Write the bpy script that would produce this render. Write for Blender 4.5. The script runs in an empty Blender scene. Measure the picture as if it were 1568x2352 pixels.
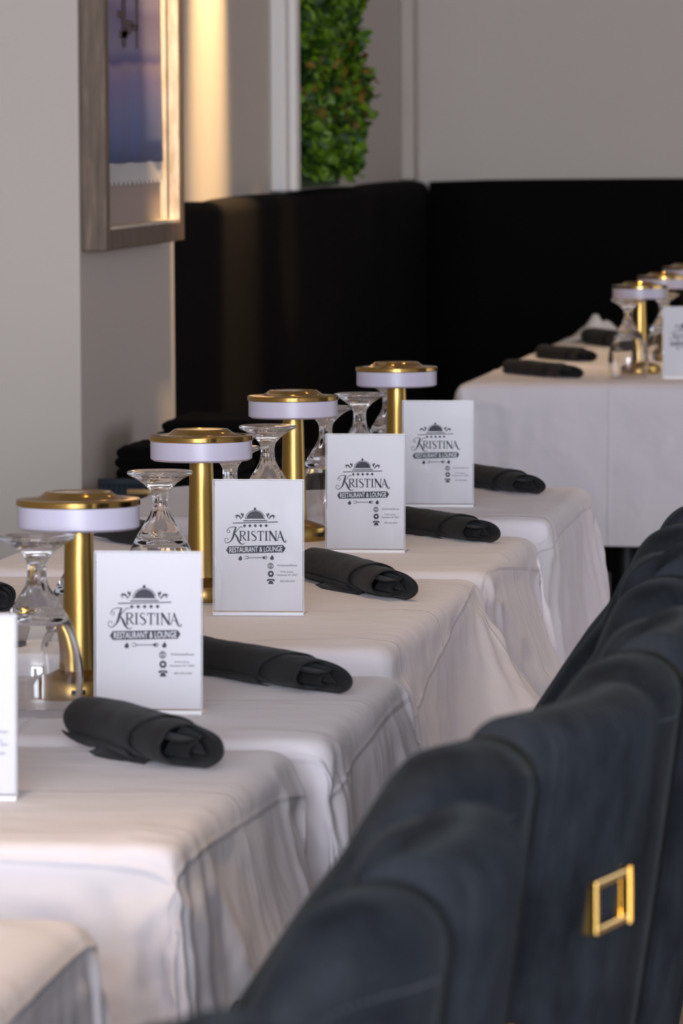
import bpy, bmesh, math, random
from mathutils import Vector, Matrix, noise

C = bpy.context.scene
COL = C.collection
PI = math.pi

# ------------------------------------------------------------------ camera
F_PX, W_PX = 12460.0, 1568.0
CAM_H = 1.32
th = math.radians(7.71); pit = math.atan((1176 - 273) / F_PX); roll = 0.006
fwd = Vector((-math.sin(th) * math.cos(pit), math.cos(th) * math.cos(pit), -math.sin(pit)))
rgt = Vector((math.cos(th), math.sin(th), 0))
up = rgt.cross(fwd)
r2 = math.cos(roll) * rgt - math.sin(roll) * up
u2 = math.cos(roll) * up + math.sin(roll) * rgt
cam = bpy.data.cameras.new('camera'); cam_o = bpy.data.objects.new('camera', cam); COL.objects.link(cam_o)
m3 = Matrix((r2, u2, -fwd)).transposed()
cam_o.matrix_world = Matrix.Translation((0, 0, CAM_H)) @ m3.to_4x4()
cam.sensor_fit = 'HORIZONTAL'; cam.sensor_width = 24.0
cam.lens = F_PX / W_PX * 24.0
cam.clip_start = 0.05; cam.clip_end = 60
cam.dof.use_dof = True
cam.dof.focus_distance = 6.45
cam.dof.aperture_fstop = cam.lens / 1000 / 0.0112
cam.dof.aperture_blades = 0
C.camera = cam_o

# ------------------------------------------------------------------ world, light, exposure
C.view_settings.view_transform = 'Standard'
C.view_settings.look = 'None'
C.view_settings.gamma = 1
C.view_settings.exposure = 0.17
wd = bpy.data.worlds.new('world'); C.world = wd; wd.use_nodes = True
wd.node_tree.nodes['Background'].inputs[0].default_value = (0.72, 0.80, 1.0, 1)
wd.node_tree.nodes['Background'].inputs[1].default_value = 0.3

def area(name, loc, rot, sx, sy, power, col):
    l = bpy.data.lights.new(name, 'AREA'); l.shape = 'RECTANGLE'; l.size = sx; l.size_y = sy
    l.energy = power; l.color = col
    o = bpy.data.objects.new(name, l); o.location = loc; o.rotation_euler = rot; COL.objects.link(o)
    return o
# daylight entering through the shop-front windows behind the photographer, and the side window
area('daylight_front_window', (0.6, -4.92, 1.75), (PI / 2, 0, 0), 4.6, 2.1, 1080, (0.79, 0.85, 1.0))
area('daylight_side_window', (4.42, 3.2, 1.75), (0, PI / 2, 0), 2.1, 5.0, 9, (0.88, 0.88, 1.0))
area('daylight_far_side_window', (4.42, 11.2, 1.75), (0, PI / 2, 0), 2.1, 4.4, 52, (0.9, 0.89, 1.0))

def spot(name, loc, aim, power, col, deg, blend, rad=0.03):
    l = bpy.data.lights.new(name, 'SPOT'); l.energy = power; l.color = col
    l.spot_size = math.radians(deg); l.spot_blend = blend; l.shadow_soft_size = rad
    o = bpy.data.objects.new(name, l); o.location = loc
    o.rotation_euler = (Vector(aim) - Vector(loc)).to_track_quat('-Z', 'Y').to_euler(); COL.objects.link(o)
    return o
WARM = (1.0, 0.66, 0.32)

# ------------------------------------------------------------------ materials
def mat(name, col=(.8, .8, .8), rough=.5, metal=0.0, **kw):
    m = bpy.data.materials.new(name); m.use_nodes = True
    b = m.node_tree.nodes['Principled BSDF']
    b.inputs['Base Color'].default_value = (*col, 1)
    b.inputs['Roughness'].default_value = rough
    b.inputs['Metallic'].default_value = metal
    for k, v in kw.items():
        b.inputs[k.replace('_', ' ')].default_value = v
    return m
def nodes(m): return m.node_tree.nodes, m.node_tree.links, m.node_tree.nodes['Principled BSDF']
def tex_noise(m, scale, detail=4, vec=(1, 1, 1), rough=.55):
    n, l, b = nodes(m)
    tc = n.new('ShaderNodeTexCoord'); mp = n.new('ShaderNodeMapping'); mp.inputs['Scale'].default_value = vec
    t = n.new('ShaderNodeTexNoise'); t.inputs['Scale'].default_value = scale; t.inputs['Detail'].default_value = detail
    t.inputs['Roughness'].default_value = rough
    l.new(tc.outputs['Object'], mp.inputs[0]); l.new(mp.outputs[0], t.inputs['Vector'])
    return t
def add_bump(m, tex, strength, dist, prev=None):
    n, l, b = nodes(m)
    bp = n.new('ShaderNodeBump'); bp.inputs['Strength'].default_value = strength; bp.inputs['Distance'].default_value = dist
    l.new(tex.outputs[0], bp.inputs['Height'])
    if prev: l.new(prev.outputs[0], bp.inputs['Normal'])
    l.new(bp.outputs[0], b.inputs['Normal'])
    return bp
def ramp(m, tex, stops, target='Base Color'):
    n, l, b = nodes(m)
    r = n.new('ShaderNodeValToRGB')
    while len(r.color_ramp.elements) < len(stops): r.color_ramp.elements.new(.5)
    for e, (p, c) in zip(r.color_ramp.elements, stops): e.position = p; e.color = (*c, 1)
    l.new(tex.outputs[0], r.inputs[0])
    l.new(r.outputs[0], b.inputs[target])
    return r

M = {}
M['wall'] = mat('painted_plaster', (.52, .465, .405), .75); add_bump(M['wall'], tex_noise(M['wall'], 60, 3), .12, .002)
M['dark_wall'] = mat('taupe_plaster', (.22, .19, .17), .8)
M['white_trim'] = mat('white_trim_paint', (.78, .75, .71), .45)
M['ceiling'] = mat('ceiling_paint', (.62, .58, .54), .85)
M['floor'] = mat('floor_boards', (.42, .32, .24), .45)
ramp(M['floor'], tex_noise(M['floor'], 3, 5, (8, .6, 1)), [(.3, (.17, .11, .07)), (.7, (.30, .21, .14))])
M['linen'] = mat('white_table_linen', (.74, .70, .72), .82, Sheen_Weight=.15, Sheen_Roughness=.5)
b0 = add_bump(M['linen'], tex_noise(M['linen'], 900, 2), .10, .0006)
b0 = add_bump(M['linen'], tex_noise(M['linen'], 9, 4, (1, 2.2, 1)), .45, .009, b0)
def pressed_creases(m, prev):
    n, l, b = nodes(m)
    tc = n.new('ShaderNodeUVMap'); tc.uv_map = 'UVMap'
    sp = n.new('ShaderNodeSeparateXYZ'); l.new(tc.outputs[0], sp.inputs[0])
    outs = []
    for ax, pos in (('X', (.25, .5, .75)), ('Y', (.25, .5, .75))):
        for p in pos:
            a = n.new('ShaderNodeMath'); a.operation = 'SUBTRACT'; a.inputs[1].default_value = p; l.new(sp.outputs[ax], a.inputs[0])
            c = n.new('ShaderNodeMath'); c.operation = 'ABSOLUTE'; l.new(a.outputs[0], c.inputs[0])
            d = n.new('ShaderNodeMapRange'); d.inputs['From Min'].default_value = 0; d.inputs['From Max'].default_value = .0035
            d.inputs['To Min'].default_value = 1; d.inputs['To Max'].default_value = 0; l.new(c.outputs[0], d.inputs[0])
            outs.append(d)
    cur = outs[0].outputs[0]
    for o in outs[1:]:
        mx = n.new('ShaderNodeMath'); mx.operation = 'MAXIMUM'; l.new(cur, mx.inputs[0]); l.new(o.outputs[0], mx.inputs[1]); cur = mx.outputs[0]
    bp = n.new('ShaderNodeBump'); bp.inputs['Strength'].default_value = .55; bp.inputs['Distance'].default_value = .003
    l.new(cur, bp.inputs['Height']); l.new(prev.outputs[0], bp.inputs['Normal']); l.new(bp.outputs[0], b.inputs['Normal'])
pressed_creases(M['linen'], b0)
M['napkin'] = mat('black_napkin_cotton', (.0185, .0175, .017), .8, Sheen_Weight=.06, Sheen_Roughness=.4, Specular_IOR_Level=.2)
b1 = add_bump(M['napkin'], tex_noise(M['napkin'], 1500, 2), .25, .0005)
add_bump(M['napkin'], tex_noise(M['napkin'], 38, 3, (1, 2.5, 1)), .35, .003, b1)
M['velvet'] = mat('navy_velvet', (.010, .014, .021), .8, Sheen_Weight=.06, Sheen_Roughness=.45, Specular_IOR_Level=.12)
M['velvet'].node_tree.nodes['Principled BSDF'].inputs['Sheen Tint'].default_value = (.46, .55, .58, 1)
ramp(M['velvet'], tex_noise(M['velvet'], 13, 6, (1, 1, .8), .65), [(.34, (.0045, .006, .009)), (.66, (.022, .0265, .032))])
add_bump(M['velvet'], tex_noise(M['velvet'], 20, 3), .35, .006)
M['black_velvet'] = mat('black_velvet', (.0042, .0034, .0034), .95, Specular_IOR_Level=.06)
M['thread'] = mat('navy_thread', (.022, .026, .034), .75)
M['brass'] = mat('brushed_brass', (.46, .29, .085), .30, 1.0, Anisotropic=.4)
add_bump(M['brass'], tex_noise(M['brass'], 60, 2, (1, 1, 30)), .05, .0005)
M['polished_brass'] = mat('polished_brass', (.80, .53, .14), .16, 1.0)
M['satin_brass'] = mat('satin_brass', (.62, .42, .19), .45, .55)
M['navy_cord'] = mat('navy_cord', (.016, .024, .034), .85)
M['cap_brass'] = mat('cap_brass', (.58, .37, .11), .13, 1.0)
M['diffuser'] = mat('opal_diffuser', (.52, .485, .58), .35, Subsurface_Weight=.2, Subsurface_Scale=.01)
M['clear_edge'] = mat('clear_edge', (.8, .8, .82), .15)
M['rubber'] = mat('black_rubber', (.01, .01, .01), .6)
M['paper'] = mat('sign_paper', (.66, .64, .645), .5)
M['ink'] = mat('slate_ink', (.022, .024, .036), .6)
M['inkwhite'] = mat('white_print', (.80, .79, .81), .5)
M['glass'] = mat('goblet_glass', (1, 1, 1), 0.0, IOR=1.5, Transmission_Weight=1.0)
def acrylic(name):
    m = bpy.data.materials.new(name); m.use_nodes = True
    n, l = m.node_tree.nodes, m.node_tree.links
    n.clear(); o = n.new('ShaderNodeOutputMaterial'); t = n.new('ShaderNodeBsdfTransparent'); g = n.new('ShaderNodeBsdfGlossy')
    t.inputs[0].default_value = (.985, .985, .99, 1); g.inputs['Roughness'].default_value = .03
    f = n.new('ShaderNodeFresnel'); f.inputs[0].default_value = 1.2; mx = n.new('ShaderNodeMixShader')
    l.new(f.outputs[0], mx.inputs[0]); l.new(t.outputs[0], mx.inputs[1]); l.new(g.outputs[0], mx.inputs[2]); l.new(mx.outputs[0], o.inputs[0])
    return m
M['acrylic'] = acrylic('clear_acrylic')
M['acrylic_edge'] = mat('frosted_acrylic_edge', (.86, .86, .87), .2)
M['frame_wood'] = mat('weathered_frame_wood', (.25, .18, .13), .6)
ramp(M['frame_wood'], tex_noise(M['frame_wood'], 14, 6, (6, 6, .7)), [(.25, (.070, .045, .027)), (.55, (.140, .093, .058)), (.8, (.225, .16, .105))])
M['lit_rail_strip'] = mat('lit_rail_tone', (.62, .55, .44), .7)  # pale tone carries the warm light on the inner rail faces
ramp(M['lit_rail_strip'], tex_noise(M['lit_rail_strip'], 20, 5, (3, 3, .8)), [(.3, (.45, .37, .27)), (.6, (.68, .61, .50))])
M['mount'] = mat('mount_board', (.36, .29, .25), .8)
M['fringe'] = mat('cream_fringe', (.50, .47, .45), .85)
M['motif'] = mat('brown_motif', (.10, .06, .05), .7)
M['table_wood'] = mat('dark_table_laminate', (.06, .04, .03), .5)
M['black_metal'] = mat('black_metal', (.01, .01, .01), .45, .6)
M['cup'] = mat('white_cloth', (.85, .82, .78), .8)

# art: a woven hanging in soft purple and blue bands
ma = mat('banded_textile', (.2, .2, .4), .8); n, l, b = nodes(ma)
tc = n.new('ShaderNodeTexCoord'); sp = n.new('ShaderNodeSeparateXYZ'); l.new(tc.outputs['Object'], sp.inputs[0])
ns = tex_noise(ma, 3.5, 3, (1, 1, 1)); ad = n.new('ShaderNodeMath'); ad.operation = 'MULTIPLY_ADD'
ad.inputs[1].default_value = .045; l.new(ns.outputs[0], ad.inputs[0]); l.new(sp.outputs['Z'], ad.inputs[2])
mr = n.new('ShaderNodeMapRange'); mr.inputs['From Min'].default_value = 1.30; mr.inputs['From Max'].default_value = 1.60
l.new(ad.outputs[0], mr.inputs[0])
ramp(ma, mr, [(0, (.11, .14, .29)), (.18, (.16, .18, .34)), (.36, (.22, .19, .35)), (.46, (.31, .235, .33)), (.5, (.13, .11, .25)), (.58, (.25, .22, .33)), (.78, (.20, .16, .27)), (.84, (.28, .24, .34)), (1, (.24, .2, .33))])
M['art'] = ma

# leaves
def leaf_mat(name, c1, c2):
    m = mat(name, c1, .5); n, l, b = nodes(m)
    oi = n.new('ShaderNodeTexCoord'); t = tex_noise(m, 26, 2)
    ramp(m, t, [(.3, c1), (.65, c2)]); return m
M['leaf'] = leaf_mat('green_leaf', (.018, .075, .003), (.16, .30, .008))
M['leaf_shade'] = leaf_mat('shaded_green_leaf', (.006, .028, .002), (.03, .09, .005))  # darker leaf green paints the shade in gaps between the leaves
M['leaf_rust'] = leaf_mat('rust_leaf', (.12, .06, .01), (.24, .17, .015))

# ------------------------------------------------------------------ mesh helpers
def link_mesh(name, me, m, parent=None, smooth=False):
    o = bpy.data.objects.new(name, me); COL.objects.link(o)
    for mm in (m if isinstance(m, (list, tuple)) else [m]): me.materials.append(mm)
    if parent: o.parent = parent
    if smooth:
        me.polygons.foreach_set('use_smooth', [True] * len(me.polygons))
    return o
def from_bm(name, bm, m, parent=None, smooth=False):
    bmesh.ops.recalc_face_normals(bm, faces=bm.faces)
    me = bpy.data.meshes.new(name); bm.to_mesh(me); bm.free()
    return link_mesh(name, me, m, parent, smooth)
def from_py(name, v, f, m, parent=None, smooth=False):
    me = bpy.data.meshes.new(name); me.from_pydata(v, [], f); me.update()
    return link_mesh(name, me, m, parent, smooth)
def box(bm, x0, x1, y0, y1, z0, z1):
    g = bmesh.ops.create_cube(bm, size=1)['verts']
    for v in g:
        v.co = Vector(((x0 + x1) / 2 + v.co.x * (x1 - x0), (y0 + y1) / 2 + v.co.y * (y1 - y0), (z0 + z1) / 2 + v.co.z * (z1 - z0)))
    return g
def bevel(bm, w, seg=2):
    bmesh.ops.bevel(bm, geom=list(bm.edges), offset=w, segments=seg, affect='EDGES', profile=.6, clamp_overlap=True)
def lathe_data(profile, seg=48, mod=None, close=False):
    v, f = [], []
    for i, (r, z) in enumerate(profile):
        for k in range(seg):
            a = 2 * PI * k / seg
            rr = r * (1 + (mod(a, z) if mod else 0))
            v.append((rr * math.cos(a), rr * math.sin(a), z))
    n = len(profile)
    for i in range(n - 1):
        for k in range(seg):
            a, b_ = i * seg + k, i * seg + (k + 1) % seg
            f.append((a, b_, b_ + seg, a + seg))
    return v, f
def lathe(name, profile, m, parent=None, seg=48, smooth=True, mod=None, caps=True):
    v, f = lathe_data(profile, seg, mod)
    n = len(profile)
    if caps:
        f.append(tuple(reversed(range(seg)))); f.append(tuple(range((n - 1) * seg, n * seg)))
    o = from_py(name, v, f, m, parent)
    if smooth:
        o.data.polygons.foreach_set('use_smooth', [True] * len(o.data.polygons))
        o.data.set_sharp_from_angle(angle=math.radians(38))
    return o
def thing(name, label, cat, loc=(0, 0, 0), rz=0, group=None):
    o = bpy.data.objects.new(name, None); COL.objects.link(o); o.empty_display_size = .05
    o.location = loc; o.rotation_euler = (0, 0, rz); tag(o, label, cat, group); return o
def tag(o, label, cat, group=None):
    o['label'] = label; o['category'] = cat
    if group: o['group'] = group
    return o
def struct(o): o['kind'] = 'structure'; return o
def dup(root, loc, rz, label, group=None):
    r = root.copy(); COL.objects.link(r); r.location = loc; r.rotation_euler = (0, 0, rz); r['label'] = label
    if group: r['group'] = group
    def rec(src, dst):
        for ch in list(src.children):
            c = ch.copy(); COL.objects.link(c); c.parent = dst; rec(ch, c)
    rec(root, r)
    return r

# ------------------------------------------------------------------ room
RX0, RX1, RY0, RY1, RH = -1.85, 4.5, -5.0, 15.06, 3.1
def slab(name, *b6, m=None):
    bm = bmesh.new(); box(bm, *b6); o = from_bm(name, bm, m); return struct(o)
slab('floor', RX0 - .15, RX1 + .15, RY0 - .15, RY1 + .15, -.1, 0, m=M['floor'])
slab('ceiling', RX0 - .15, RX1 + .15, RY0 - .15, RY1 + .15, RH, RH + .1, m=M['ceiling'])
slab('wall_left', RX0 - .15, RX0, RY0 - .15, RY1, 0, RH, m=M['wall'])
slab('wall_far', RX0 - .15, RX1 + .15, RY1, RY1 + .15, 0, RH, m=M['wall'])
# near wall and right wall with window openings
bm = bmesh.new()
box(bm, RX0, -1.75, RY0 - .15, RY0, 0, RH); box(bm, 3.0, RX1 + .15, RY0 - .15, RY0, 0, RH)
box(bm, -1.75, 3.0, RY0 - .15, RY0, 0, .65); box(bm, -1.75, 3.0, RY0 - .15, RY0, 2.85, RH)
struct(from_bm('wall_near', bm, M['wall']))
bm = bmesh.new()
for y0, y1 in ((RY0, .6), (5.8, 8.9), (13.5, RY1)): box(bm, RX1, RX1 + .15, y0, y1, 0, RH)
for y0, y1 in ((.6, 5.8), (8.9, 13.5)):
    box(bm, RX1, RX1 + .15, y0, y1, 0, .65); box(bm, RX1, RX1 + .15, y0, y1, 2.85, RH)
struct(from_bm('wall_right', bm, M['dark_wall']))
def window(name, horizontal, a0, a1, fixed):
    bm = bmesh.new(); n = 3
    for k in range(n + 1):
        a = a0 + (a1 - a0) * k / n
        lo, hi = max(a0, a - .03), min(a1, a + .03)
        if horizontal: box(bm, lo, hi, fixed, fixed + .06, .65, 2.85)
        else: box(bm, fixed, fixed + .06, lo, hi, .65, 2.85)
    for z in (.65, 2.79):
        if horizontal: box(bm, a0, a1, fixed, fixed + .06, z, z + .06)
        else: box(bm, fixed, fixed + .06, a0, a1, z, z + .06)
    fr = struct(from_bm(name, bm, M['black_metal']))
    bm = bmesh.new()
    if horizontal: box(bm, a0, a1, fixed + .02, fixed + .026, .7, 2.8)
    else: box(bm, fixed + .02, fixed + .026, a0, a1, .7, 2.8)
    g = from_bm('window_pane', bm, M['acrylic'], fr)
window('window_1', True, -1.75, 3.0, RY0 - .12)
window('window_2', False, .6, 5.8, RX1 + .05)
window('window_3', False, 8.9, 13.5, RX1 + .05)
# pillar that carries the picture
bm = bmesh.new(); box(bm, RX0, -1.70, 9.215, 10.207, 0, RH); bevel(bm, .004, 2)
struct(from_bm('wall_pillar', bm, M['wall']))
# narrow chase in the far corner
bm = bmesh.new(); box(bm, RX0, RX0 + .035, 14.93, RY1, 1.15, RH); bevel(bm, .006, 2)
struct(from_bm('trim_1', bm, M['wall']))
# recessed downlights
def downlight(x, y, label, power, aim=None, deg=50, blend=.8):
    t = thing('ceiling_downlight', label, 'ceiling light', (x, y, RH), 0, 'recessed ceiling downlights')
    lathe('trim_ring', [(.035, -.012), (.055, -.012), (.058, -.004), (.058, 0), (.035, 0)], M['white_trim'], t, 24, caps=False)
    em = M.get('lampglow')
    if em is None:
        em = mat('warm_lamp_lens', (1, .8, .5), .5); nb = em.node_tree.nodes['Principled BSDF']
        nb.inputs['Emission Color'].default_value = (1, .66, .33, 1); nb.inputs['Emission Strength'].default_value = 60; M['lampglow'] = em
    lathe('lamp_lens', [(.0001, -.006), (.034, -.006), (.034, -.003)], em, t, 24, caps=False)
    spot('downlight_beam', (x, y, RH - .02), aim or (x, y, 0), power, WARM, deg, blend, .035)
downlight(-1.58, 11.62, 'recessed warm ceiling downlight washing the wall beyond the framed picture', 1500, (-1.85, 11.58, 1.86), 23, 1.0)
downlight(1.5, 11.2, 'added narrow warm ceiling light over the aisle, making the patch on the black banquette', 520, (-1.77, 12.25, 1.02), 5.5, 1.0)  # added lamp, narrow beam for the warm patch on the banquette top
downlight(-1.35, 9.35, 'recessed warm ceiling downlight over the framed picture on the pillar', 420, (-1.69, 10.06, 1.35), 16, .9)
downlight(-.95, 12.6, 'recessed warm ceiling downlight over the far tables', 75)
downlight(-.6, 9.0, 'recessed warm ceiling downlight over the end of the near tables', 70)
downlight(-.9, 6.4, 'recessed warm ceiling downlight over the middle tables', 38)
downlight(-.9, 3.6, 'recessed warm ceiling downlight over the nearest table', 80)
downlight(1.2, 7.5, 'added wide warm ceiling light over the aisle, brightening the far wall', 60, None, 80)  # added lamp, wide beam to lift the far wall

# ------------------------------------------------------------------ picture on the pillar
P = thing('framed_picture', 'deep weathered wood shadow box frame with a purple and blue textile on the pillar', 'picture', (0, 0, 0))
fx0, fx1, fy0, fy1, fz0, fz1 = -1.70, -1.656, 9.235, 10.06, 1.095, 2.05
for nm, b6 in (('frame_rail', (fx0, fx1, fy0, fy0 + .035, fz0, fz1)), ('frame_rail', (fx0, fx1, fy1 - .035, fy1, fz0, fz1)),
               ('frame_rail', (fx0, fx1, fy0 + .035, fy1 - .035, fz0, fz0 + .035)), ('frame_rail', (fx0, fx1, fy0 + .035, fy1 - .035, fz1 - .035, fz1))):
    bm = bmesh.new(); box(bm, *b6); bevel(bm, .0015, 1); from_bm(nm, bm, M['frame_wood'], P)
for b6 in ((fx0 + .004, fx1 - .026, fy1 - .040, fy1 - .035, fz0 + .04, fz1 - .04), (fx1 - .022, fx1 - .003, fy1 - .040, fy1 - .035, fz0 + .04, fz1 - .04),
           (fx0 + .004, fx1 - .003, fy0 + .035, fy1 - .035, fz0 + .035, fz0 + .040)):
    bm = bmesh.new(); box(bm, *b6); o = from_bm('lit_rail_strip', bm, M['lit_rail_strip'], P); o['label'] = 'pale strip on the inner rail, warm light put into its colour'
bm = bmesh.new(); box(bm, fx0 + .001, fx0 + .006, fy0 + .03, fy1 - .03, fz0 + .03, fz1 - .03); from_bm('mount_board', bm, M['mount'], P)
bm = bmesh.new()
NA = 24
vs = [[bm.verts.new((fx0 + .011 + .002 * math.sin(i * .9 + j * .3), fy0 + .075 + (fy1 - fy0 - .13) * i / NA, 1.243 + (.72) * j / 16)) for j in range(17)] for i in range(NA + 1)]
for i in range(NA):
    for j in range(16): bm.faces.new((vs[i][j], vs[i + 1][j], vs[i + 1][j + 1], vs[i][j + 1]))
art = from_bm('woven_textile', bm, M['art'], P, True); art.modifiers.new('s', 'SOLIDIFY').thickness = .002
bm = bmesh.new()
for k in range(46):
    y = fy0 + .08 + (fy1 - fy0 - .14) * k / 45
    box(bm, fx0 + .009, fx0 + .012, y - .004, y + .004, 1.208 + .004 * math.sin(k * 2.1), 1.244)
from_bm('fringe', bm, M['fringe'], art)
bm = bmesh.new(); random.seed(4)
for k in range(9):
    y = 9.60 + random.uniform(-.06, .14); z = 1.49 + random.uniform(-.03, .09)
    box(bm, fx0 + .014, fx0 + .017, y - .03, y + .03, z - .006, z + .006)
box(bm, fx0 + .014, fx0 + .017, 9.585, 9.60, 1.45, 1.7); box(bm, fx0 + .014, fx0 + .017, 9.71, 9.725, 1.45, 1.7)
from_bm('brown_motif', bm, M['motif'], art)

# ------------------------------------------------------------------ green wall panel
G = thing('green_wall_panel', 'tall panel of artificial green foliage in a white trim on the far left wall', 'plant wall', (0, 0, 0))
gy0, gy1 = 12.66, 13.62
for y0, y1 in ((12.47, 12.66),):
    for k, (xx, w0, w1) in enumerate(((.036, 0, .08), (.050, .08, .15), (.040, .15, .19))):
        bm = bmesh.new(); box(bm, RX0, RX0 + xx, y0 + w0, y0 + w1, 1.152, RH - .02); bevel(bm, .004, 1)
        from_bm('trim_board', bm, M['white_trim'], G)
bm = bmesh.new(); box(bm, RX0, RX0 + .02, gy0, gy1 - .1, 1.155, RH - .02); from_bm('backing_board', bm, M['leaf_shade'], G)
def foliage(name, count, m, seed, depth, zr, parent):
    random.seed(seed); V, Fc = [], []
    for i in range(count):
        y = random.uniform(gy0 + .01, gy1); z = random.uniform(*zr)
        bulge = .045 + .07 * noise.noise(Vector((y * 5, z * 7, 3))) + .03 * noise.noise(Vector((y * 15, z * 15, 1)))
        x = RX0 + .02 + max(.01, bulge) * random.uniform(.3, 1) * depth
        if y > gy1 - .14 and noise.noise(Vector((z * 14, 5, 1))) < -.05: continue
        s = random.uniform(.022, .042)
        d = Vector((random.uniform(.1, 1), random.uniform(-1, 1), random.uniform(-1, 1))).normalized()
        sd = d.cross(Vector((random.uniform(-1, 1), random.uniform(-1, 1), random.uniform(-1, 1)))).normalized()
        nn = d.cross(sd); p = Vector((x, y, z)); k = len(V)
        for a, b_, c in ((0, 0, 0), (.35, .32, .08), (.75, .25, .04), (1, 0, -.12), (.75, -.25, .04), (.35, -.32, .08), (.5, 0, -.03)):
            q = p + d * (a * s) + sd * (b_ * s) + nn * (c * s); q.x = max(q.x, RX0 + .003); V.append(q)
        Fc += [(k, k + 1, k + 6), (k + 1, k + 2, k + 6), (k + 2, k + 3, k + 6), (k + 3, k + 4, k + 6), (k + 4, k + 5, k + 6), (k + 5, k, k + 6)]
    o = from_py(name, V, Fc, m, parent, True); o['kind'] = 'stuff'; return o
zr = (1.19, 1.75)
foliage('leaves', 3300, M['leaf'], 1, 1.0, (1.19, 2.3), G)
o = foliage('shaded_leaves', 5200, M['leaf_shade'], 2, .8, (1.19, 2.3), G); o['label'] = 'under-leaves in darker green, shade of the gaps put into the colour'
o = foliage('rust_leaves', 190, M['leaf_rust'], 3, 1.1, (1.30, 1.50), G); o['label'] = 'rust brown leaves'

# ------------------------------------------------------------------ black banquette back along the walls
def padded(name, b6, seams_axis, pitch, m, parent=None, r=.03):
    """upholstered slab with vertical seams pressed into its face"""
    x0, x1, y0, y1, z0, z1 = b6
    L = (y1 - y0) if seams_axis == 'y' else (x1 - x0); n = max(1, round(L / pitch)); ns = n * 8
    V, Fc = [], []
    T = (x1 - x0) if seams_axis == 'y' else (y1 - y0)
    prof = [(0, 0)] + [(T * .99, 0)] + [(T, (z1 - z0) * k / 8) for k in range(1, 8)] + [(T - r + r * math.cos(a), (z1 - z0) - r + r * math.sin(a)) for a in [PI / 2 * k / 5 for k in range(6)]] + [(0, z1 - z0)]
    for i in range(ns + 1):
        s = i / ns * L; w = abs(math.sin(PI * s / (L / n))) ** .35
        for (t, z) in prof:
            tt = t - (1 - w) * .012 * (1 if t > T * .5 else 0); zz = z - (1 - w) * .006 * (1 if z > (z1 - z0) * .9 else 0)
            if seams_axis == 'y': V.append((x0 + tt, y0 + s, z0 + zz))
            else: V.append((x0 + s, y1 - tt, z0 + zz))
    q = len(prof)
    for i in range(ns):
        for k in range(q):
            a, b_ = i * q + k, i * q + (k + 1) % q
            Fc.append((a, b_, b_ + q, a + q))
    Fc.append(tuple(range(q))); Fc.append(tuple(reversed(range(ns * q, ns * q + q))))
    bm = bmesh.new(); me = bpy.data.meshes.new('t'); me.from_pydata(V, [], Fc); bm.from_mesh(me); bpy.data.meshes.remove(me)
    return from_bm(name, bm, m, parent, True)
BQ = thing('wall_banquette', 'tall black velvet banquette lining the far left corner below the grey walls', 'banquette', (0, 0, 0))
padded('backrest', (RX0 + .001, -1.775, 10.215, RY1 - .003, 0.06, 1.150), 'y', 1.2, M['black_velvet'], BQ)
padded('backrest', (-1.778, 3.2, 14.97, RY1 - .002, 0.06, 1.150), 'x', 1.2, M['black_velvet'], BQ)
bm = bmesh.new(); box(bm, -1.77, -1.42, 10.3, 14.5, .0, .34); bevel(bm, .01, 2); from_bm('plinth', bm, M['black_velvet'], BQ)
bm = bmesh.new(); box(bm, -1.77, -1.38, 10.3, 14.5, .34, .46); bevel(bm, .03, 3); from_bm('seat', bm, M['black_velvet'], BQ, True)
bm = bmesh.new(); box(bm, -.2, 3.2, 14.45, 14.96, .0, .46); bevel(bm, .03, 3); from_bm('seat', bm, M['black_velvet'], BQ, True)

# near seat by the pillar with the brass T handle
NB = thing('side_bench', 'dark upholstered bench with ribbed end and brass T handle in front of the pillar', 'bench', (0, 0, 0))
V, Fc = [], []
bm = bmesh.new(); box(bm, -1.67, -1.28, 8.92, 10.1, 0, .42); bevel(bm, .02, 2); from_bm('seat', bm, M['black_velvet'], NB, True)
bm = bmesh.new(); box(bm, -1.645, -1.40, 8.92, 10.15, .42, .70); bevel(bm, .03, 4); from_bm('backrest', bm, M['black_velvet'], NB, True)
bm = bmesh.new()
for k in range(9):
    x = -1.612 + k * .0088
    g = bmesh.ops.create_cone(bm, cap_ends=True, segments=12, radius1=.0055, radius2=.0055, depth=.30)['verts']
    for v in g: v.co += Vector((x, 8.915, .565))
box(bm, -1.616, -1.538, 8.905, 8.93, .712, .722)
from_bm('ribbed_end_panel', bm, M['navy_cord'], NB, True)
bm = bmesh.new()
for a, b_, r in (((-1.558, 8.86, .704), (-1.474, 8.86, .704), .0048), ((-1.520, 8.86, .704), (-1.520, 8.86, .668), .0042), ((-1.520, 8.86, .672), (-1.520, 8.925, .672), .0042)):
    a, b_ = Vector(a), Vector(b_)
    g = bmesh.ops.create_cone(bm, cap_ends=True, segments=16, radius1=r, radius2=r, depth=(b_ - a).length)['verts']
    q = (b_ - a).to_track_quat('Z', 'Y').to_matrix()
    for v in g: v.co = q @ v.co + (a + b_) / 2
from_bm('handle', bm, M['satin_brass'], NB, True)['label'] = 'brass T-shaped handle'

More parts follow.
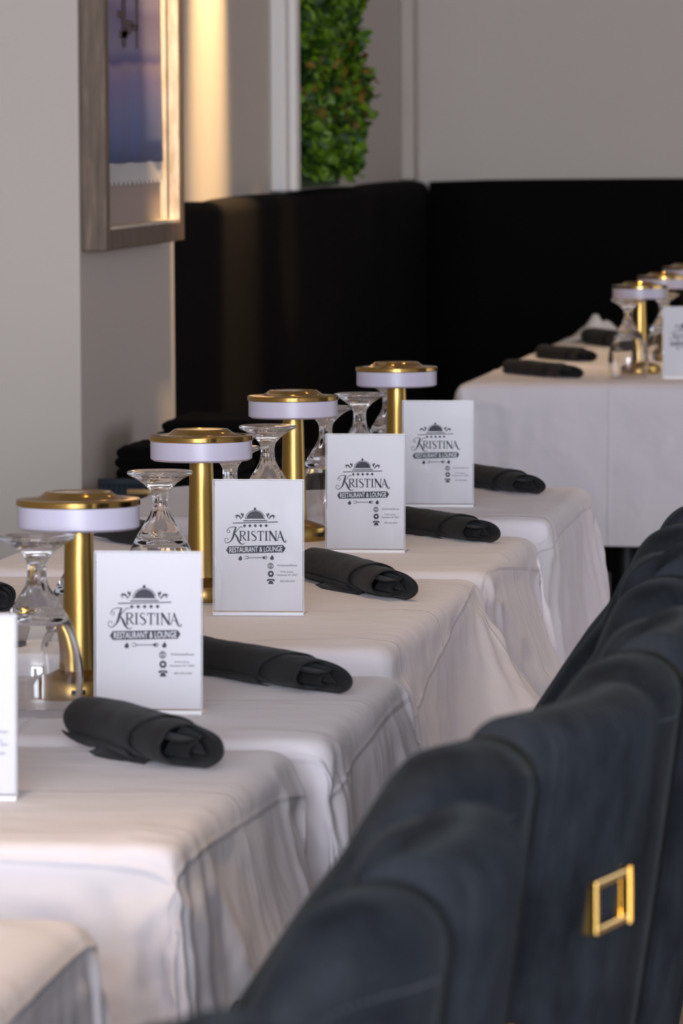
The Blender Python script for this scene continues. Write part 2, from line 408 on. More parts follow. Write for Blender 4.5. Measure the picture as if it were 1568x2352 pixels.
def folded_stack(name, x0, x1, y0, y1, z, n, seed, label, group, h=.017):
    random.seed(seed); bm = bmesh.new(); NX = 22; NY = 8
    for k in range(n):
        zz = z + k * h; ox = random.uniform(-.008, .008)
        ring = []
        prof = []
        for a in range(13):
            t = -PI / 2 + PI * a / 12
            prof.append((x1 - h / 2 + h / 2 * math.cos(t), h / 2 + h / 2 * math.sin(t)))
        for a in range(13):
            t = PI / 2 + PI * a / 12
            prof.append((x0 + h / 2 + h / 2 * math.cos(t), h / 2 + h / 2 * math.sin(t)))
        rows = []
        for j in range(NY + 1):
            y = y0 + (y1 - y0) * j / NY
            rows.append([bm.verts.new((px + ox + .006 * noise.noise(Vector((y * 9, k, px * 4))), y + .008 * noise.noise(Vector((px * 12, k * 3.1, seed))), zz + pz + .004 * noise.noise(Vector((px * 25, y * 20, k * 2 + seed))))) for px, pz in prof])
        q = len(prof)
        for j in range(NY):
            for a in range(q): bm.faces.new((rows[j][a], rows[j][(a + 1) % q], rows[j + 1][(a + 1) % q], rows[j + 1][a]))
        bm.faces.new(rows[0]); bm.faces.new(list(reversed(rows[-1])))
    return tag(from_bm(name, bm, M['black_velvet'], None, True), label, 'folded cloth', group)
folded_stack('folded_cloth', -1.60, -1.40, 8.98, 9.22, .703, 4, 3, 'folded black cloths piled on the near end of the side bench', 'folded black cloths on the side bench')
folded_stack('folded_cloth', -1.60, -1.40, 9.45, 9.75, .703, 5, 7, 'folded black cloths piled on the far end of the side bench', 'folded black cloths on the side bench')

# ------------------------------------------------------------------ tables and cloths
TABLE_Z = .752
def make_table_mesh(w, d):
    return w, d
def table(x0, x1, y0, y1, label, group):
    t = thing('dining_table', label, 'table', ((x0 + x1) / 2, (y0 + y1) / 2, 0), 0, group)
    w, d = (x1 - x0) / 2, (y1 - y0) / 2
    bm = bmesh.new(); box(bm, -w, w, -d, d, TABLE_Z - .03, TABLE_Z); bevel(bm, .004, 2); from_bm('table_top', bm, M['table_wood'], t)
    lathe('column', [(.035, .02), (.035, TABLE_Z - .03)], M['black_metal'], t, 24)
    lathe('base', [(.20, 0), (.20, .012), (.05, .03), (.035, .03)], M['black_metal'], t, 40)
    return t
def sim_cloth(w, d, size_x, size_y, seed, ang, off=(0, 0), frames=70, nbx=()):
    """drape a square of linen over a table top by cloth simulation and return the settled mesh (local to the table centre)"""
    res = 84
    random.seed(seed)
    bm = bmesh.new(); uvl = bm.loops.layers.uv.new('UVMap')
    ca, sa = math.cos(ang), math.sin(ang)
    g = [[None] * (res + 1) for _ in range(res + 1)]
    for i in range(res + 1):
        for j in range(res + 1):
            u, v = i / res - .5, j / res - .5
            x, y = u * size_x, v * size_y
            g[i][j] = bm.verts.new((x * ca - y * sa + off[0], x * sa + y * ca + off[1], TABLE_Z + .006 + .003 * noise.noise(Vector((x * 7, y * 7, seed)))))
    for i in range(res):
        for j in range(res):
            f = bm.faces.new((g[i][j], g[i + 1][j], g[i + 1][j + 1], g[i][j + 1]))
            for lp, (a, b_) in zip(f.loops, ((i, j), (i + 1, j), (i + 1, j + 1), (i, j + 1))): lp[uvl].uv = (a / res, b_ / res)
    me = bpy.data.meshes.new('linen_drape'); bm.to_mesh(me); bm.free()
    o = bpy.data.objects.new('tablecloth', me); COL.objects.link(o)
    cols = []
    def coll(x0, x1, y0, y1, z0, z1, bv=.012):
        b2 = bmesh.new(); box(b2, x0, x1, y0, y1, z0, z1); bevel(b2, bv, 3)
        q = from_bm('collider', b2, M['table_wood']); q.modifiers.new('c', 'COLLISION'); q.collision.thickness_outer = .004; q.collision.cloth_friction = 12; cols.append(q)
    coll(-w, w, -d, d, TABLE_Z - .25, TABLE_Z)
    for nb in nbx: coll(*nb)
    cm = o.modifiers.new('Cloth', 'CLOTH'); s = cm.settings
    s.quality = 6; s.mass = .25; s.air_damping = 1.2
    s.tension_stiffness = 25; s.compression_stiffness = 25; s.shear_stiffness = 12; s.bending_stiffness = .18
    s.tension_damping = 8; s.compression_damping = 8; s.shear_damping = 8; s.bending_damping = .6
    cm.collision_settings.distance_min = .004; cm.collision_settings.collision_quality = 3
    cm.collision_settings.use_self_collision = False
    cm.point_cache.frame_start = 1; cm.point_cache.frame_end = frames
    for fr in range(1, frames + 1): C.frame_set(fr)
    dg = bpy.context.evaluated_depsgraph_get()
    me2 = bpy.data.meshes.new_from_object(o.evaluated_get(dg), depsgraph=dg)
    bpy.data.objects.remove(o)
    for q in cols: bpy.data.objects.remove(q)
    C.frame_set(1)
    me2.name = 'linen_drape'
    me2.materials.clear()
    return me2
def place_cloth(me, cx, cy, rz, label, group):
    o = bpy.data.objects.new('tablecloth', me); COL.objects.link(o)
    if not me.materials: me.materials.append(M['linen'])
    me.polygons.foreach_set('use_smooth', [True] * len(me.polygons))
    o.location = (cx, cy, 0); o.rotation_euler = (0, 0, rz)
    vg = o.vertex_groups.new(name='drape')
    for v in me.vertices:
        wgt = min(1, max(0, (TABLE_Z - .004 - v.co.z) / .05))
        if wgt > 0: vg.add([v.index], wgt, 'REPLACE')
    sb = o.modifiers.new('sub', 'SUBSURF'); sb.levels = 1; sb.render_levels = 2
    for nm, sz, st in (('folds', .12, .010), ('wrinkles', .035, .0035)):
        tx = bpy.data.textures.get(nm) or bpy.data.textures.new(nm, 'CLOUDS'); tx.noise_scale = sz; tx.noise_depth = 1
        dm = o.modifiers.new(nm, 'DISPLACE'); dm.texture = tx; dm.texture_coords = 'LOCAL'; dm.strength = st; dm.mid_level = .5; dm.vertex_group = 'drape'
    return tag(o, label, 'tablecloth', group)
TOP = TABLE_Z + .0055      # where things stand on the linen
TX0, TX1 = -1.37, -.725
NEAR = [  # y0, y1, descriptions
    (3.08, 3.735, 'nearest white table in the lower left corner'),
    (4.13, 4.765, 'table with the cut-off sign at the left picture edge'),
    (4.85, 5.41, 'table with the blurred sign before the leftmost lamp'),
    (5.70, 6.56, 'table with the sharpest sign and deep pleated corner'),
    (6.68, 7.24, 'table with the second sharp sign, behind the pleated one'),
    (7.565, 8.20, 'last table of the near row'),
]
GC = 'white tablecloths of the near row'
variants = {}
cloth_jobs = [
    (0.645, 0.655, 1.32, 1.32, 1, .02, (.01, -.02)),
    (0.645, 0.635, 1.32, 1.30, 2, -.035, (.02, .0)),
    (0.645, 0.55, 1.32, 1.30, 3, .06, (.02, .02)),
    (0.645, 0.86, 1.36, 1.40, 4, .11, (.03, -.03)),
    (0.645, 0.56, 1.32, 1.28, 5, -.07, (.01, -.0)),
    (0.645, 0.635, 1.32, 1.30, 6, .03, (.02, .02)),
]
SHIFT = [.035, .03, .05, 0, 0, -.01]
KNEES = [(), ((.30, .42, .02, .20, .35, .56, .05),), ((.30, .385, .10, .24, .35, .58, .04),),      # what pushes the linen outwards from below
         ((.30, .445, .22, .36, .30, .60, .05), (.30, .37, -.30, -.20, .3, .55, .03)), ((.30, .39, -.02, .12, .35, .60, .04),), ((.30, .375, .12, .22, .3, .55, .03),)]
for (y0, y1, desc), (w, d, sx, sy, sd, an, of), dx, kn in zip(NEAR, cloth_jobs, SHIFT, KNEES):
    table(TX0 + dx, TX1 + dx, y0, y1, 'linen-covered ' + desc, 'dining tables of the near row')
    me = sim_cloth((TX1 - TX0) / 2, (y1 - y0) / 2, sx, sy, sd, an, of, nbx=kn)
    place_cloth(me, (TX0 + TX1) / 2 + dx, (y0 + y1) / 2, 0, 'white linen cloth on the ' + desc, GC)
FARX0, FARX1 = -1.29, -.64
far_me = None
for k, (y0, desc) in enumerate(((11.42, 'far table that shows its full front'), (12.22, 'second of the far tables'), (13.02, 'far table behind the other two'))):
    y1 = y0 + .66
    table(FARX0, FARX1, y0, y1, 'linen-covered ' + desc, 'dining tables of the far row')
    if far_me is None: far_me = sim_cloth((FARX1 - FARX0) / 2, .33, 1.34, 1.34, 11, 0.0, (0, 0))
    place_cloth(far_me, (FARX0 + FARX1) / 2, (y0 + y1) / 2, 0, 'white linen cloth on the ' + desc, 'white tablecloths of the far row')

# ------------------------------------------------------------------ signs
def flat_mesh(name, polys, m, parent, y, px=1.51e-4):
    """polygons given in artwork units (x right, y down) laid on the sign face"""
    bm = bmesh.new()
    for p in polys:
        vs = [bm.verts.new(((a - 366) * px, y, (1735 - b_) * px)) for a, b_ in p]
        try: bm.faces.new(vs)
        except ValueError: pass
    bmesh.ops.triangulate(bm, faces=bm.faces)
    for v in bm.verts: v.co.y += v.co.z * LEAN
    me = bpy.data.meshes.new(name); bm.to_mesh(me); bm.free()
    return link_mesh(name, me, m, parent)
LEAN = .05
def ribbon(pts, ws, n=10):
    """variable width stroke through points (Catmull-Rom) as quads"""
    P_ = [Vector((a, b_, 0)) for a, b_ in pts]; out = []; wid = []
    if len(P_) == 2: out = P_[:]; wid = list(ws)
    else:
        E_ = [P_[0] * 2 - P_[1]] + P_ + [P_[-1] * 2 - P_[-2]]
        for i in range(len(P_) - 1):
            for k in range(n):
                t = k / n; a, b_, c, d = E_[i:i + 4]
                out.append(.5 * ((2 * b_) + (c - a) * t + (2 * a - 5 * b_ + 4 * c - d) * t * t + (3 * b_ - a - 3 * c + d) * t ** 3))
                wid.append(ws[i] * (1 - t) + ws[i + 1] * t)
        out.append(P_[-1]); wid.append(ws[-1])
    L, R_ = [], []
    for i, p in enumerate(out):
        d = (out[min(i + 1, len(out) - 1)] - out[max(i - 1, 0)]).normalized(); nn = Vector((-d.y, d.x, 0)) * wid[i] / 2
        L.append(p + nn); R_.append(p - nn)
    return [[(L[i].x, L[i].y), (L[i + 1].x, L[i + 1].y), (R_[i + 1].x, R_[i + 1].y), (R_[i].x, R_[i].y)] for i in range(len(out) - 1)]
def disc(cx, cy, rx, ry=None, a0=0, a1=2 * PI, n=28):
    ry = ry or rx
    return [(cx + rx * math.cos(a0 + (a1 - a0) * k / n), cy + ry * math.sin(a0 + (a1 - a0) * k / n)) for k in range(n + (0 if abs(a1 - a0) > 6.2 else 1))]
def rect(x0, y0, x1, y1): return [(x0, y0), (x1, y0), (x1, y1), (x0, y1)]
def ring(cx, cy, r, w, a0=0, a1=2 * PI, ry=None, n=28):
    ry = ry or r; o = []
    for k in range(n):
        A, B_ = a0 + (a1 - a0) * k / n, a0 + (a1 - a0) * (k + 1) / n
        o.append([(cx + r * math.cos(A), cy + ry * math.sin(A)), (cx + r * math.cos(B_), cy + ry * math.sin(B_)),
                  (cx + (r - w) * math.cos(B_), cy + (ry - w) * math.sin(B_)), (cx + (r - w) * math.cos(A), cy + (ry - w) * math.sin(A))])
    return o
def emblem():
    p = []
    p.append(disc(339, 927, 10)); p.append(disc(341, 1001, 66, 58, PI, 2 * PI)); p += ring(340, 1001, 76, 5, PI, PI * 1.93, 66)
    p += ribbon([(250, 1017), (431, 1014)], [8, 8]); p += ribbon([(171, 1034), (512, 1024)], [7, 7])
    p.append(rect(266, 998, 276, 1004)); p.append(rect(406, 998, 416, 1004))
    for s in (-1, 1):
        X = lambda v: 340 + s * (v - 340)
        p.append([(X(x), y) for x, y in ((445, 955), (432, 966), (433, 982), (446, 974), (449, 964))])
        p += ribbon([(X(427), 958), (X(432), 980), (X(447), 1002)], [4, 9, 3])
        p += ribbon([(X(447), 1004), (X(457), 984), (X(475), 976), (X(494), 983)], [4, 12, 13, 4])
        p += ribbon([(X(474), 980), (X(482), 992), (X(478), 1003)], [6, 7, 3])
    for k in range(5):
        cx, cy = 260 + k * 41, 1054 - k * .6
        p.append([(cx - 14, cy), (cx, cy - 13), (cx + 14, cy), (cx, cy + 13)])
    # K with its swashes
    p += ribbon([(127, 1102), (139, 1112), (150, 1098), (141, 1078), (126, 1088), (122, 1106), (140, 1122)][:1] + [(146, 1106), (146, 1090), (131, 1086), (124, 1100), (136, 1075), (165, 1063), (196, 1066)], [3, 4, 4, 4, 4, 4, 5, 7])
    p += ribbon([(196, 1062), (183, 1100), (172, 1140), (155, 1168), (128, 1183), (110, 1170), (113, 1150), (130, 1148), (136, 1160)], [10, 16, 15, 8, 5, 4, 4, 4, 5])
    p += ribbon([(178, 1118), (205, 1088), (220, 1068), (236, 1062), (243, 1070)], [4, 5, 5, 5, 6])
    p += ribbon([(186, 1112), (203, 1140), (216, 1168), (232, 1188), (250, 1192), (262, 1183)], [7, 15, 15, 9, 5, 4])
    B0, T0 = 1166, 1092
    def stem(x, w=11): return [rect(x - w / 2, T0, x + w / 2, B0), rect(x - w / 2 - 6, T0, x + w / 2 + 6, T0 + 4), rect(x - w / 2 - 6, B0 - 4, x + w / 2 + 6, B0)]
    p += stem(230); p += ribbon([(232, 1094), (256, 1096), (263, 1110), (252, 1126), (232, 1130)], [4, 8, 12, 8, 4]); p += ribbon([(244, 1128), (256, 1148), (272, 1165)], [7, 11, 8])
    p += stem(290)
    p += ribbon([(344, 1104), (334, 1094), (318, 1098), (316, 1114), (333, 1128), (347, 1144), (342, 1160), (325, 1165), (311, 1153)], [4, 5, 7, 10, 13, 11, 8, 5, 4])
    p += stem(382); p += [rect(356, T0, 408, T0 + 6), rect(356, T0, 360, T0 + 20), rect(404, T0, 408, T0 + 20)]
    p += stem(425)
    p += stem(452, 6); p += stem(498, 6); p += ribbon([(450, T0), (500, B0)], [15, 15])
    p += ribbon([(532, T0 - 2), (508, B0)], [4, 5]); p += ribbon([(528, T0 - 2), (549, 1150), (560, 1172), (574, 1174), (574, 1162), (566, 1162)], [9, 14, 8, 5, 4, 5]); p.append(rect(516, 1138, 546, 1142)); p.append(rect(500, B0 - 4, 516, B0))
    # banner, fork and flames
    p.append([(120, 1236), (138, 1208), (552, 1197), (571, 1222), (553, 1252), (138, 1264)])
    p += ribbon([(290, 1294), (405, 1292)], [5, 5])
    for s, x in ((-1, 290), (1, 400)):
        p += ribbon([(x, 1293), (x + s * 6, 1284), (x + s * 30, 1283)], [4, 5, 4]); p += ribbon([(x, 1293), (x + s * 6, 1301), (x + s * 30, 1301)], [4, 5, 4])
    p += ribbon([(404, 1292), (434, 1291)], [6, 4]); p.append(disc(405, 1292, 9, 9))
    for cx, cy in ((228, 1296), (468, 1291)):
        p.append([(cx + a, cy + b_) for a, b_ in ((0, 20), (-13, 14), (-15, 2), (-9, -8), (-7, 0), (-3, -8), (-1, -20), (6, -12), (8, -2), (11, -8), (14, 4), (12, 14))])
    # globe, pin, telephone
    p += ring(457, 1354, 23, 4); p += ring(457, 1354, 11, 3, ry=23); p.append(rect(455, 1333, 459, 1375)); p.append(rect(436, 1344, 478, 1347)); p.append(rect(436, 1361, 478, 1364))
    p += ring(459, 1413, 23, 10)
    p += ring(459, 1413, 14, 5); p.append([(444, 1418), (459, 1436), (444, 1436)]); p.append([(474, 1418), (474, 1436), (459, 1436)])
    p.append([(430, 1458), (440, 1451), (478, 1451), (489, 1458), (489, 1468), (474, 1468), (472, 1461), (446, 1461), (444, 1468), (430, 1468)])
    p.append([(449, 1464), (469, 1464), (482, 1490), (437, 1490)])
    return p
def text_polys(s, cx, cy, width, height, off=.0, slope=0.0):
    cu = bpy.data.curves.new('lettering', 'FONT'); cu.body = s; cu.align_x = 'CENTER'; cu.offset = off; cu.resolution_u = 3
    o = bpy.data.objects.new('lettering', cu); COL.objects.link(o)
    dg = bpy.context.evaluated_depsgraph_get(); dg.update()
    me = bpy.data.meshes.new_from_object(o.evaluated_get(dg), depsgraph=dg)
    bpy.data.objects.remove(o)
    xs = [v.co.x for v in me.vertices]; ys = [v.co.y for v in me.vertices]
    x0, x1, y0, y1 = min(xs), max(xs), min(ys), max(ys)
    out = []
    for f in me.polygons:
        q = []
        for i in f.vertices:
            c = me.vertices[i].co
            X = cx + ((c.x - x0) / (x1 - x0) - .5) * width; Y = cy - ((c.y - y0) / (y1 - y0) - .5) * height + slope * (X - cx)
            q.append((X, Y))
        out.append(q)
    bpy.data.meshes.remove(me)
    return out
def shear(o):
    for v in o.data.vertices: v.co.y += v.co.z * LEAN
    return o
def make_sign():
    t = thing('table_sign', '', 'sign')
    h = .155; w = .0517
    bm = bmesh.new(); box(bm, -.0505, .0505, 0, .0004, .0065, h - .001); shear(from_bm('paper_insert', bm, M['paper'], t))
    bm = bmesh.new(); box(bm, -w, w, -.0019, -.0006, .002, h); box(bm, -w, w, .001, .0023, .002, h)
    shear(from_bm('acrylic_panel', bm, M['acrylic'], t))
    bm = bmesh.new(); box(bm, -w, w, -.0026, .045, 0, .0022); box(bm, -w, w, -.0026, -.0008, .0021, .0052); box(bm, -w, w, -.0019, .0023, h - .0006, h + .0006)
    box(bm, -w - .0004, -w + .0003, -.0019, .0023, .005, h)
    box(bm, w - .0003, w + .0004, -.0019, .0023, .005, h)
    for v in bm.verts:
        if v.co.z > .004 or v.co.y < 0: v.co.y += v.co.z * LEAN
    o = from_bm('acrylic_foot', bm, M['acrylic_edge'], t); o['label'] = 'bright polished edges and foot of the clear holder'
    pr = flat_mesh('printed_emblem', emblem(), M['ink'], t, -.0003)
    ct = []
    ct += text_polys('Kristinarest54.com', 584, 1349, 146, 15, .008); ct += text_polys('54 Broadway', 580, 1399, 98, 14, .008)
    ct += text_polys('Havestraw NY 10927', 582, 1421, 156, 13, .008); ct += text_polys('845-605-6200', 587, 1468, 112, 12, .008)
    flat_mesh('printed_contact_lines', ct, M['ink'], t, -.0003)
    flat_mesh('banner_lettering', text_polys('RESTAURANT & LOUNGE', 346, 1230, 400, 40, .005, -.026), M['inkwhite'], t, -.0005)
    return t
sign0 = make_sign()
SG = 'menu signs in clear stands'
signs = [((-.918, 4.385), .0, 'white printed sign cut off at the left edge of the picture'),
         ((-.868, 5.040), -.02, 'blurred white sign in front of the leftmost brass lamp and goblet'),
         ((-.916, 6.060), .01, 'sharp white sign with black restaurant emblem, second from the left in full view'),
         ((-.910, 6.950), -.02, 'white sign standing behind the short rolled napkin with the open end, right of the centre'),
         ((-.912, 7.777), .0, 'farthest white sign of the near row beside the last brass lamp'),
         ((-.826, 11.648), .0, 'white sign on the far table, cut off by the right picture edge')]
for k, ((x, y), rz, lab) in enumerate(signs):
    if k == 0: sign0.location = (x, y, TOP); sign0.rotation_euler = (0, 0, rz); sign0['label'] = lab; sign0['group'] = SG
    else: dup(sign0, (x, y, TOP), rz, lab, SG)

# ------------------------------------------------------------------ lamps
def make_lamp():
    t = thing('table_lamp', '', 'lamp')
    lathe('base', [(.0425, 0), (.043, .002), (.043, .0185), (.042, .020), (.0185, .0285), (.0180, .0285)], M['brass'], t, 72)
    bm = bmesh.new(); box(bm, .004, .013, -.0436, -.0425, .0075, .0125); from_bm('charging_port', bm, M['rubber'], t)
    lathe('stem', [(.0178, .0286), (.0174, .034), (.0152, .110), (.0137, .1665)], M['brass'], t, 72)
    lathe('shade', [(.0138, .1665), (.056, .1655), (.0595, .168), (.0595, .1885), (.02, .1886)], M['diffuser'], t, 96)
    lathe('cap', [(.02, .1887), (.0602, .1888), (.0608, .1895), (.0608, .1940), (.0596, .1952), (.0395, .1965), (.0325, .2015), (.0315, .2022), (.027, .2022), (.0265, .2017), (.001, .2017)], M['cap_brass'], t, 96)
    return t
lamp0 = make_lamp(); LG = 'cordless brass table lamps'
lamps = [((-.961, 5.190), 0, 'blurred brass lamp with white disc shade, leftmost, behind the goblet'),
         ((-1.011, 6.250), .5, 'brass lamp with white disc shade behind the sharp sign left of the centre'),
         ((-1.033, 7.155), .9, 'brass lamp with white disc shade whose base shows behind a goblet, at the centre'),
         ((-.998, 7.99), .2, 'farthest brass lamp of the near row, beside the last sign'),
         ((-.945, 11.87), .4, 'small blurred brass lamp on the first far table'),
         ((-.945, 12.56), .1, 'small blurred brass lamp on the second far table'),
         ((-.945, 13.33), .3, 'small blurred brass lamp on the third far table, cut by the picture edge')]
for k, ((x, y), rz, lab) in enumerate(lamps):
    if k == 0: lamp0.location = (x, y, TOP); lamp0['label'] = lab; lamp0['group'] = LG
    else: dup(lamp0, (x, y, TOP), rz, lab, LG)

# ------------------------------------------------------------------ goblets, upside down
def make_goblet():
    t = thing('water_goblet', '', 'glass')
    def spl(pts, n=5):
        P_ = [Vector((a, b_, 0)) for a, b_ in pts]; E_ = [P_[0] * 2 - P_[1]] + P_ + [P_[-1] * 2 - P_[-2]]; out = []
        for i in range(len(P_) - 1):
            for k in range(n):
                s = k / n; a, b_, c, d = E_[i:i + 4]
                q = .5 * ((2 * b_) + (c - a) * s + (2 * a - 5 * b_ + 4 * c - d) * s * s + (3 * b_ - a - 3 * c + d) * s ** 3); out.append((max(q.x, .0002), q.y))
        out.append(tuple(P_[-1][:2])); return out
    mod = lambda a, z: (.045 * math.cos(8 * a) * math.exp(-((z - .116) / .011) ** 2) + .05 * math.cos(8 * a) * math.exp(-((z - .136) / .014) ** 2)) if z > .09 else 0
    inner = spl([(.0002, .0945), (.008, .0955), (.017, .0945), (.026, .090), (.0325, .080), (.0385, .062), (.0415, .045), (.0415, .030), (.0395, .012), (.0372, .0008)])
    rim = [(.0375, .0001), (.0383, .0001)]
    outer = spl([(.0387, .0008), (.0410, .012), (.0431, .030), (.0432, .045), (.0402, .062), (.0345, .082), (.028, .096), (.0215, .1065), (.0150, .116)])
    stem = spl([(.0150, .116), (.0108, .124), (.0088, .132), (.0086, .141), (.0102, .1480), (.0145, .1535)])
    foot = spl([(.0145, .1535), (.0200, .1585), (.0285, .1640), (.0350, .1670), (.0367, .1690), (.0360, .1712), (.0330, .1718), (.0220, .1700), (.0100, .1685), (.0002, .1680)])
    def part(nm, prof, md=None):
        v, f = lathe_data(prof, 64, md)
        return from_py(nm, v, f, M['glass'], t, True)
    part('bowl', inner + rim + outer, lambda a, z: 0 if z < .1 else mod(a, z) * min(1, (z - .1) / .008))
    # the inside wall above z=.1 does not exist, so the petals only shape the outside
    part('stem', stem, lambda a, z: mod(a, z) if z < .15 else mod(a, z))
    part('foot', foot, mod)
    return t
gob0 = make_goblet(); GG = 'upturned water goblets'
gobs = [((-.972, 5.030), .1, 'blurred upturned goblet at the left edge in front of the leftmost brass lamp'),
        ((-1.012, 5.965), .2, 'upturned goblet left of the sharp sign, second from the left'),
        ((-1.024, 6.862), .35, 'upturned goblet beneath the edge of the central lamp shade, behind the sharp sign'),
        ((-1.012, 7.675), .1, 'farthest upturned goblet of the near row, left of the last lamp'),
        ((-.985, 5.345), .3, 'upturned goblet mostly hidden behind the leftmost lamp shade'),
        ((-1.003, 6.415), .0, 'upturned goblet hidden behind the second lamp, only its stem showing'),
        ((-1.012, 7.320), .2, 'upturned goblet just right of the central lamp stem'),
        ((-1.022, 8.085), .2, 'upturned goblet showing only a sliver behind the last near lamp'),
        ((-.955, 11.68), .0, 'small blurred upturned goblet in front of the far lamp'),
        ((-.905, 12.03), .3, 'small blurred upturned goblet behind the far sign')]
for k, ((x, y), rz, lab) in enumerate(gobs):
    if k == 0: gob0.location = (x, y, TOP); gob0.rotation_euler = (0, 0, rz); gob0['label'] = lab; gob0['group'] = GG
    else: dup(gob0, (x, y, TOP), rz, lab, GG)

# ------------------------------------------------------------------ rolled napkins
def napkin_mesh(seed, L, R=.0185, style=0):
    """a cloth rolled into a sleeve: spiral section, slanted outer wrap, open pointed end at +x"""
    V, Fc = [], []; turns = 3.1; NT = 132; NU = 46
    for i in range(NT + 1):
        t = i / NT * turns                      # 0 = outer edge of the cloth, going inward
        a = 2 * PI * t + 3.6
        lead = max(0.0, 1 - t / .35)
        base_r = R - .0034 * t + (.0012 * lead)
        if t < 1.0: u1 = .70 + .085 * math.cos(a - .6)
        elif t < 1.22: u1 = .70 + .085 * math.cos(a - .6) + ((t - 1) / .22) * .26
        else: u1 = .945 + .075 * math.cos(a + .5) - .012 * (t - 1.2) - .10 * min(1, max(0, (t - 1.9) / .3))
        u0 = .0 + .015 * t
        for j in range(NU + 1):
            u = u0 + (u1 - u0) * j / NU
            r = base_r * (1 + .05 * noise.noise(Vector((u * 4, math.cos(a), math.sin(a) + seed))))
            r *= 1 - .18 * max(0, (u - .8) / .2) * (1 if t > 1 else 0) * (.5 - .5 * math.cos(a + 1.2)) 
            r *= 1 - .10 * max(0, (.12 - u) / .12) ** 2
            sag = 1 - .10
            y = r * math.cos(a) * 1.08; z = r * math.sin(a) * sag
            # hollow crumple inside the open end
            if t > 1.9:
                y += .003 * math.sin(9 * u + a); z -= .002
            V.append(((u - .5) * L, y + .004 * noise.noise(Vector((u * 2.2, seed, 4))), z + R * .93 + .0009 * noise.noise(Vector((u * 11, a * 1.2, seed * 2)))))
    for i in range(NT):
        for j in range(NU):
            q = i * (NU + 1) + j; Fc.append((q, q + 1, q + NU + 2, q + NU + 1))
    # folds of the inner cloth lying across the open mouth
    for (y0_, z0_, y1_, z1_, b0_, u_in, u_out) in ((-.75, .3, .55, -.55, .45, .72, .95), (-.2, -.75, .5, .55, -.4, .74, .93)):
        q0 = len(V); r_ = R * .80
        for i in range(11):
            f = i / 10; bb = b0_ * math.sin(PI * f)
            for j in range(9):
                u = u_in + (u_out + .02 * math.sin(7 * f) - u_in) * j / 8; tp = 1 - .12 * j / 8
                V.append(((u - .5) * L, r_ * tp * (y0_ + (y1_ - y0_) * f + bb * .7) * 1.05 + .004 * noise.noise(Vector((u * 2.2, seed, 4))), r_ * tp * (z0_ + (z1_ - z0_) * f + bb) * .85 + R * .93))
        for i in range(10):
            for j in range(8): q = q0 + i * 9 + j; Fc.append((q, q + 1, q + 10, q + 9))
    k = len(V)     # loose tail of the cloth poking out beneath the roll
    me = bpy.data.meshes.new('napkin_roll'); 
    zmin = min(v[2] for v in V)
    V = [(a, b_, c - zmin) for a, b_, c in V]
    me.from_pydata(V, [], Fc); me.update(); me.materials.append(M['napkin'])
    me.polygons.foreach_set('use_smooth', [True] * len(me.polygons))
    return me
def tail_mesh(L, R):
    V, Fc = [], []
    for i in range(13):
        for j in range(9):
            u, v = i / 12, j / 8
            V.append(((-.22 + .42 * u) * L, -R * .55 - v * (.010 + .012 * (1 - abs(2 * u - .7))) , .0012 + .006 * (1 - v) ** 2 + .0012 * math.sin(u * 6)))
    for i in range(12):
        for j in range(8): q = i * 9 + j; Fc.append((q, q + 1, q + 10, q + 9))
    me = bpy.data.meshes.new('napkin_tail'); me.from_pydata(V, [], Fc); me.update(); me.materials.append(M['napkin'])
    me.polygons.foreach_set('use_smooth', [True] * len(me.polygons)); return me
nap_me = {}
def napkin(p0, p1, seed, lab, group, R=.0185, tail=True):
    a, b_ = Vector(p0), Vector(p1); L = (b_ - a).length; c = (a + b_) / 2
    key = (seed, round(L, 2), R)
    if key not in nap_me: nap_me[key] = napkin_mesh(seed, L, R)
    o = bpy.data.objects.new('napkin_roll', nap_me[key]); COL.objects.link(o)
    o.location = (c.x, c.y, TOP + .0006); o.rotation_euler = (0, 0, math.atan2(b_.y - a.y, b_.x - a.x))
    s = o.modifiers.new('s', 'SOLIDIFY'); s.thickness = .0011; s.offset = -1
    tag(o, lab, 'napkin', group)
    if tail:
        q = bpy.data.objects.new('loose_corner', tail_mesh(L, R)); COL.objects.link(q); q.parent = o
        s = q.modifiers.new('s', 'SOLIDIFY'); s.thickness = .001; s.offset = 1
    return o
NG = 'black napkin rolls'
napkin((-.885, 4.80), (-.745, 4.585), 1, 'rolled black napkin nearest the viewer, lying before the blurred sign', NG, .0250)
napkin((-.905, 5.46), (-.712, 5.205), 2, 'rolled black napkin right of the blurred sign, with an open looped end', NG, .0215, False)
napkin((-.925, 6.56), (-.775, 6.235), 3, 'sharp black napkin roll with pointed open end right of the sharp sign', NG, .0225)
napkin((-.925, 7.33), (-.765, 7.09), 4, 'black napkin roll poking out right of the sign at the centre', NG, .0205, False)
napkin((-.94, 8.27), (-.795, 8.01), 5, 'black napkin roll right of the farthest near sign', NG, .0200, False)
napkin((-1.215, 6.08), (-1.36, 6.33), 6, 'black napkin roll at the far left picture edge behind the goblet', NG, .0195, False)
napkin((-1.17, 6.98), (-1.30, 7.17), 7, 'black napkin roll glimpsed between the leftmost lamp shade and sign', NG, .0195, False)
napkin((-1.235, 11.87), (-1.06, 11.60), 8, 'blurred black napkin roll at the front left of the far table', NG, .019, False)
napkin((-1.235, 12.62), (-1.10, 12.40), 9, 'blurred black napkin roll on the second far table', NG, .019, False)
napkin((-1.20, 13.45), (-1.08, 13.16), 10, 'blurred black napkin roll on the third far table', NG, .023, False)
napkin((-1.10, 13.62), (-.98, 13.45), 11, 'farthest black napkin roll, beside the pale crumpled cloth', NG, .024, False)
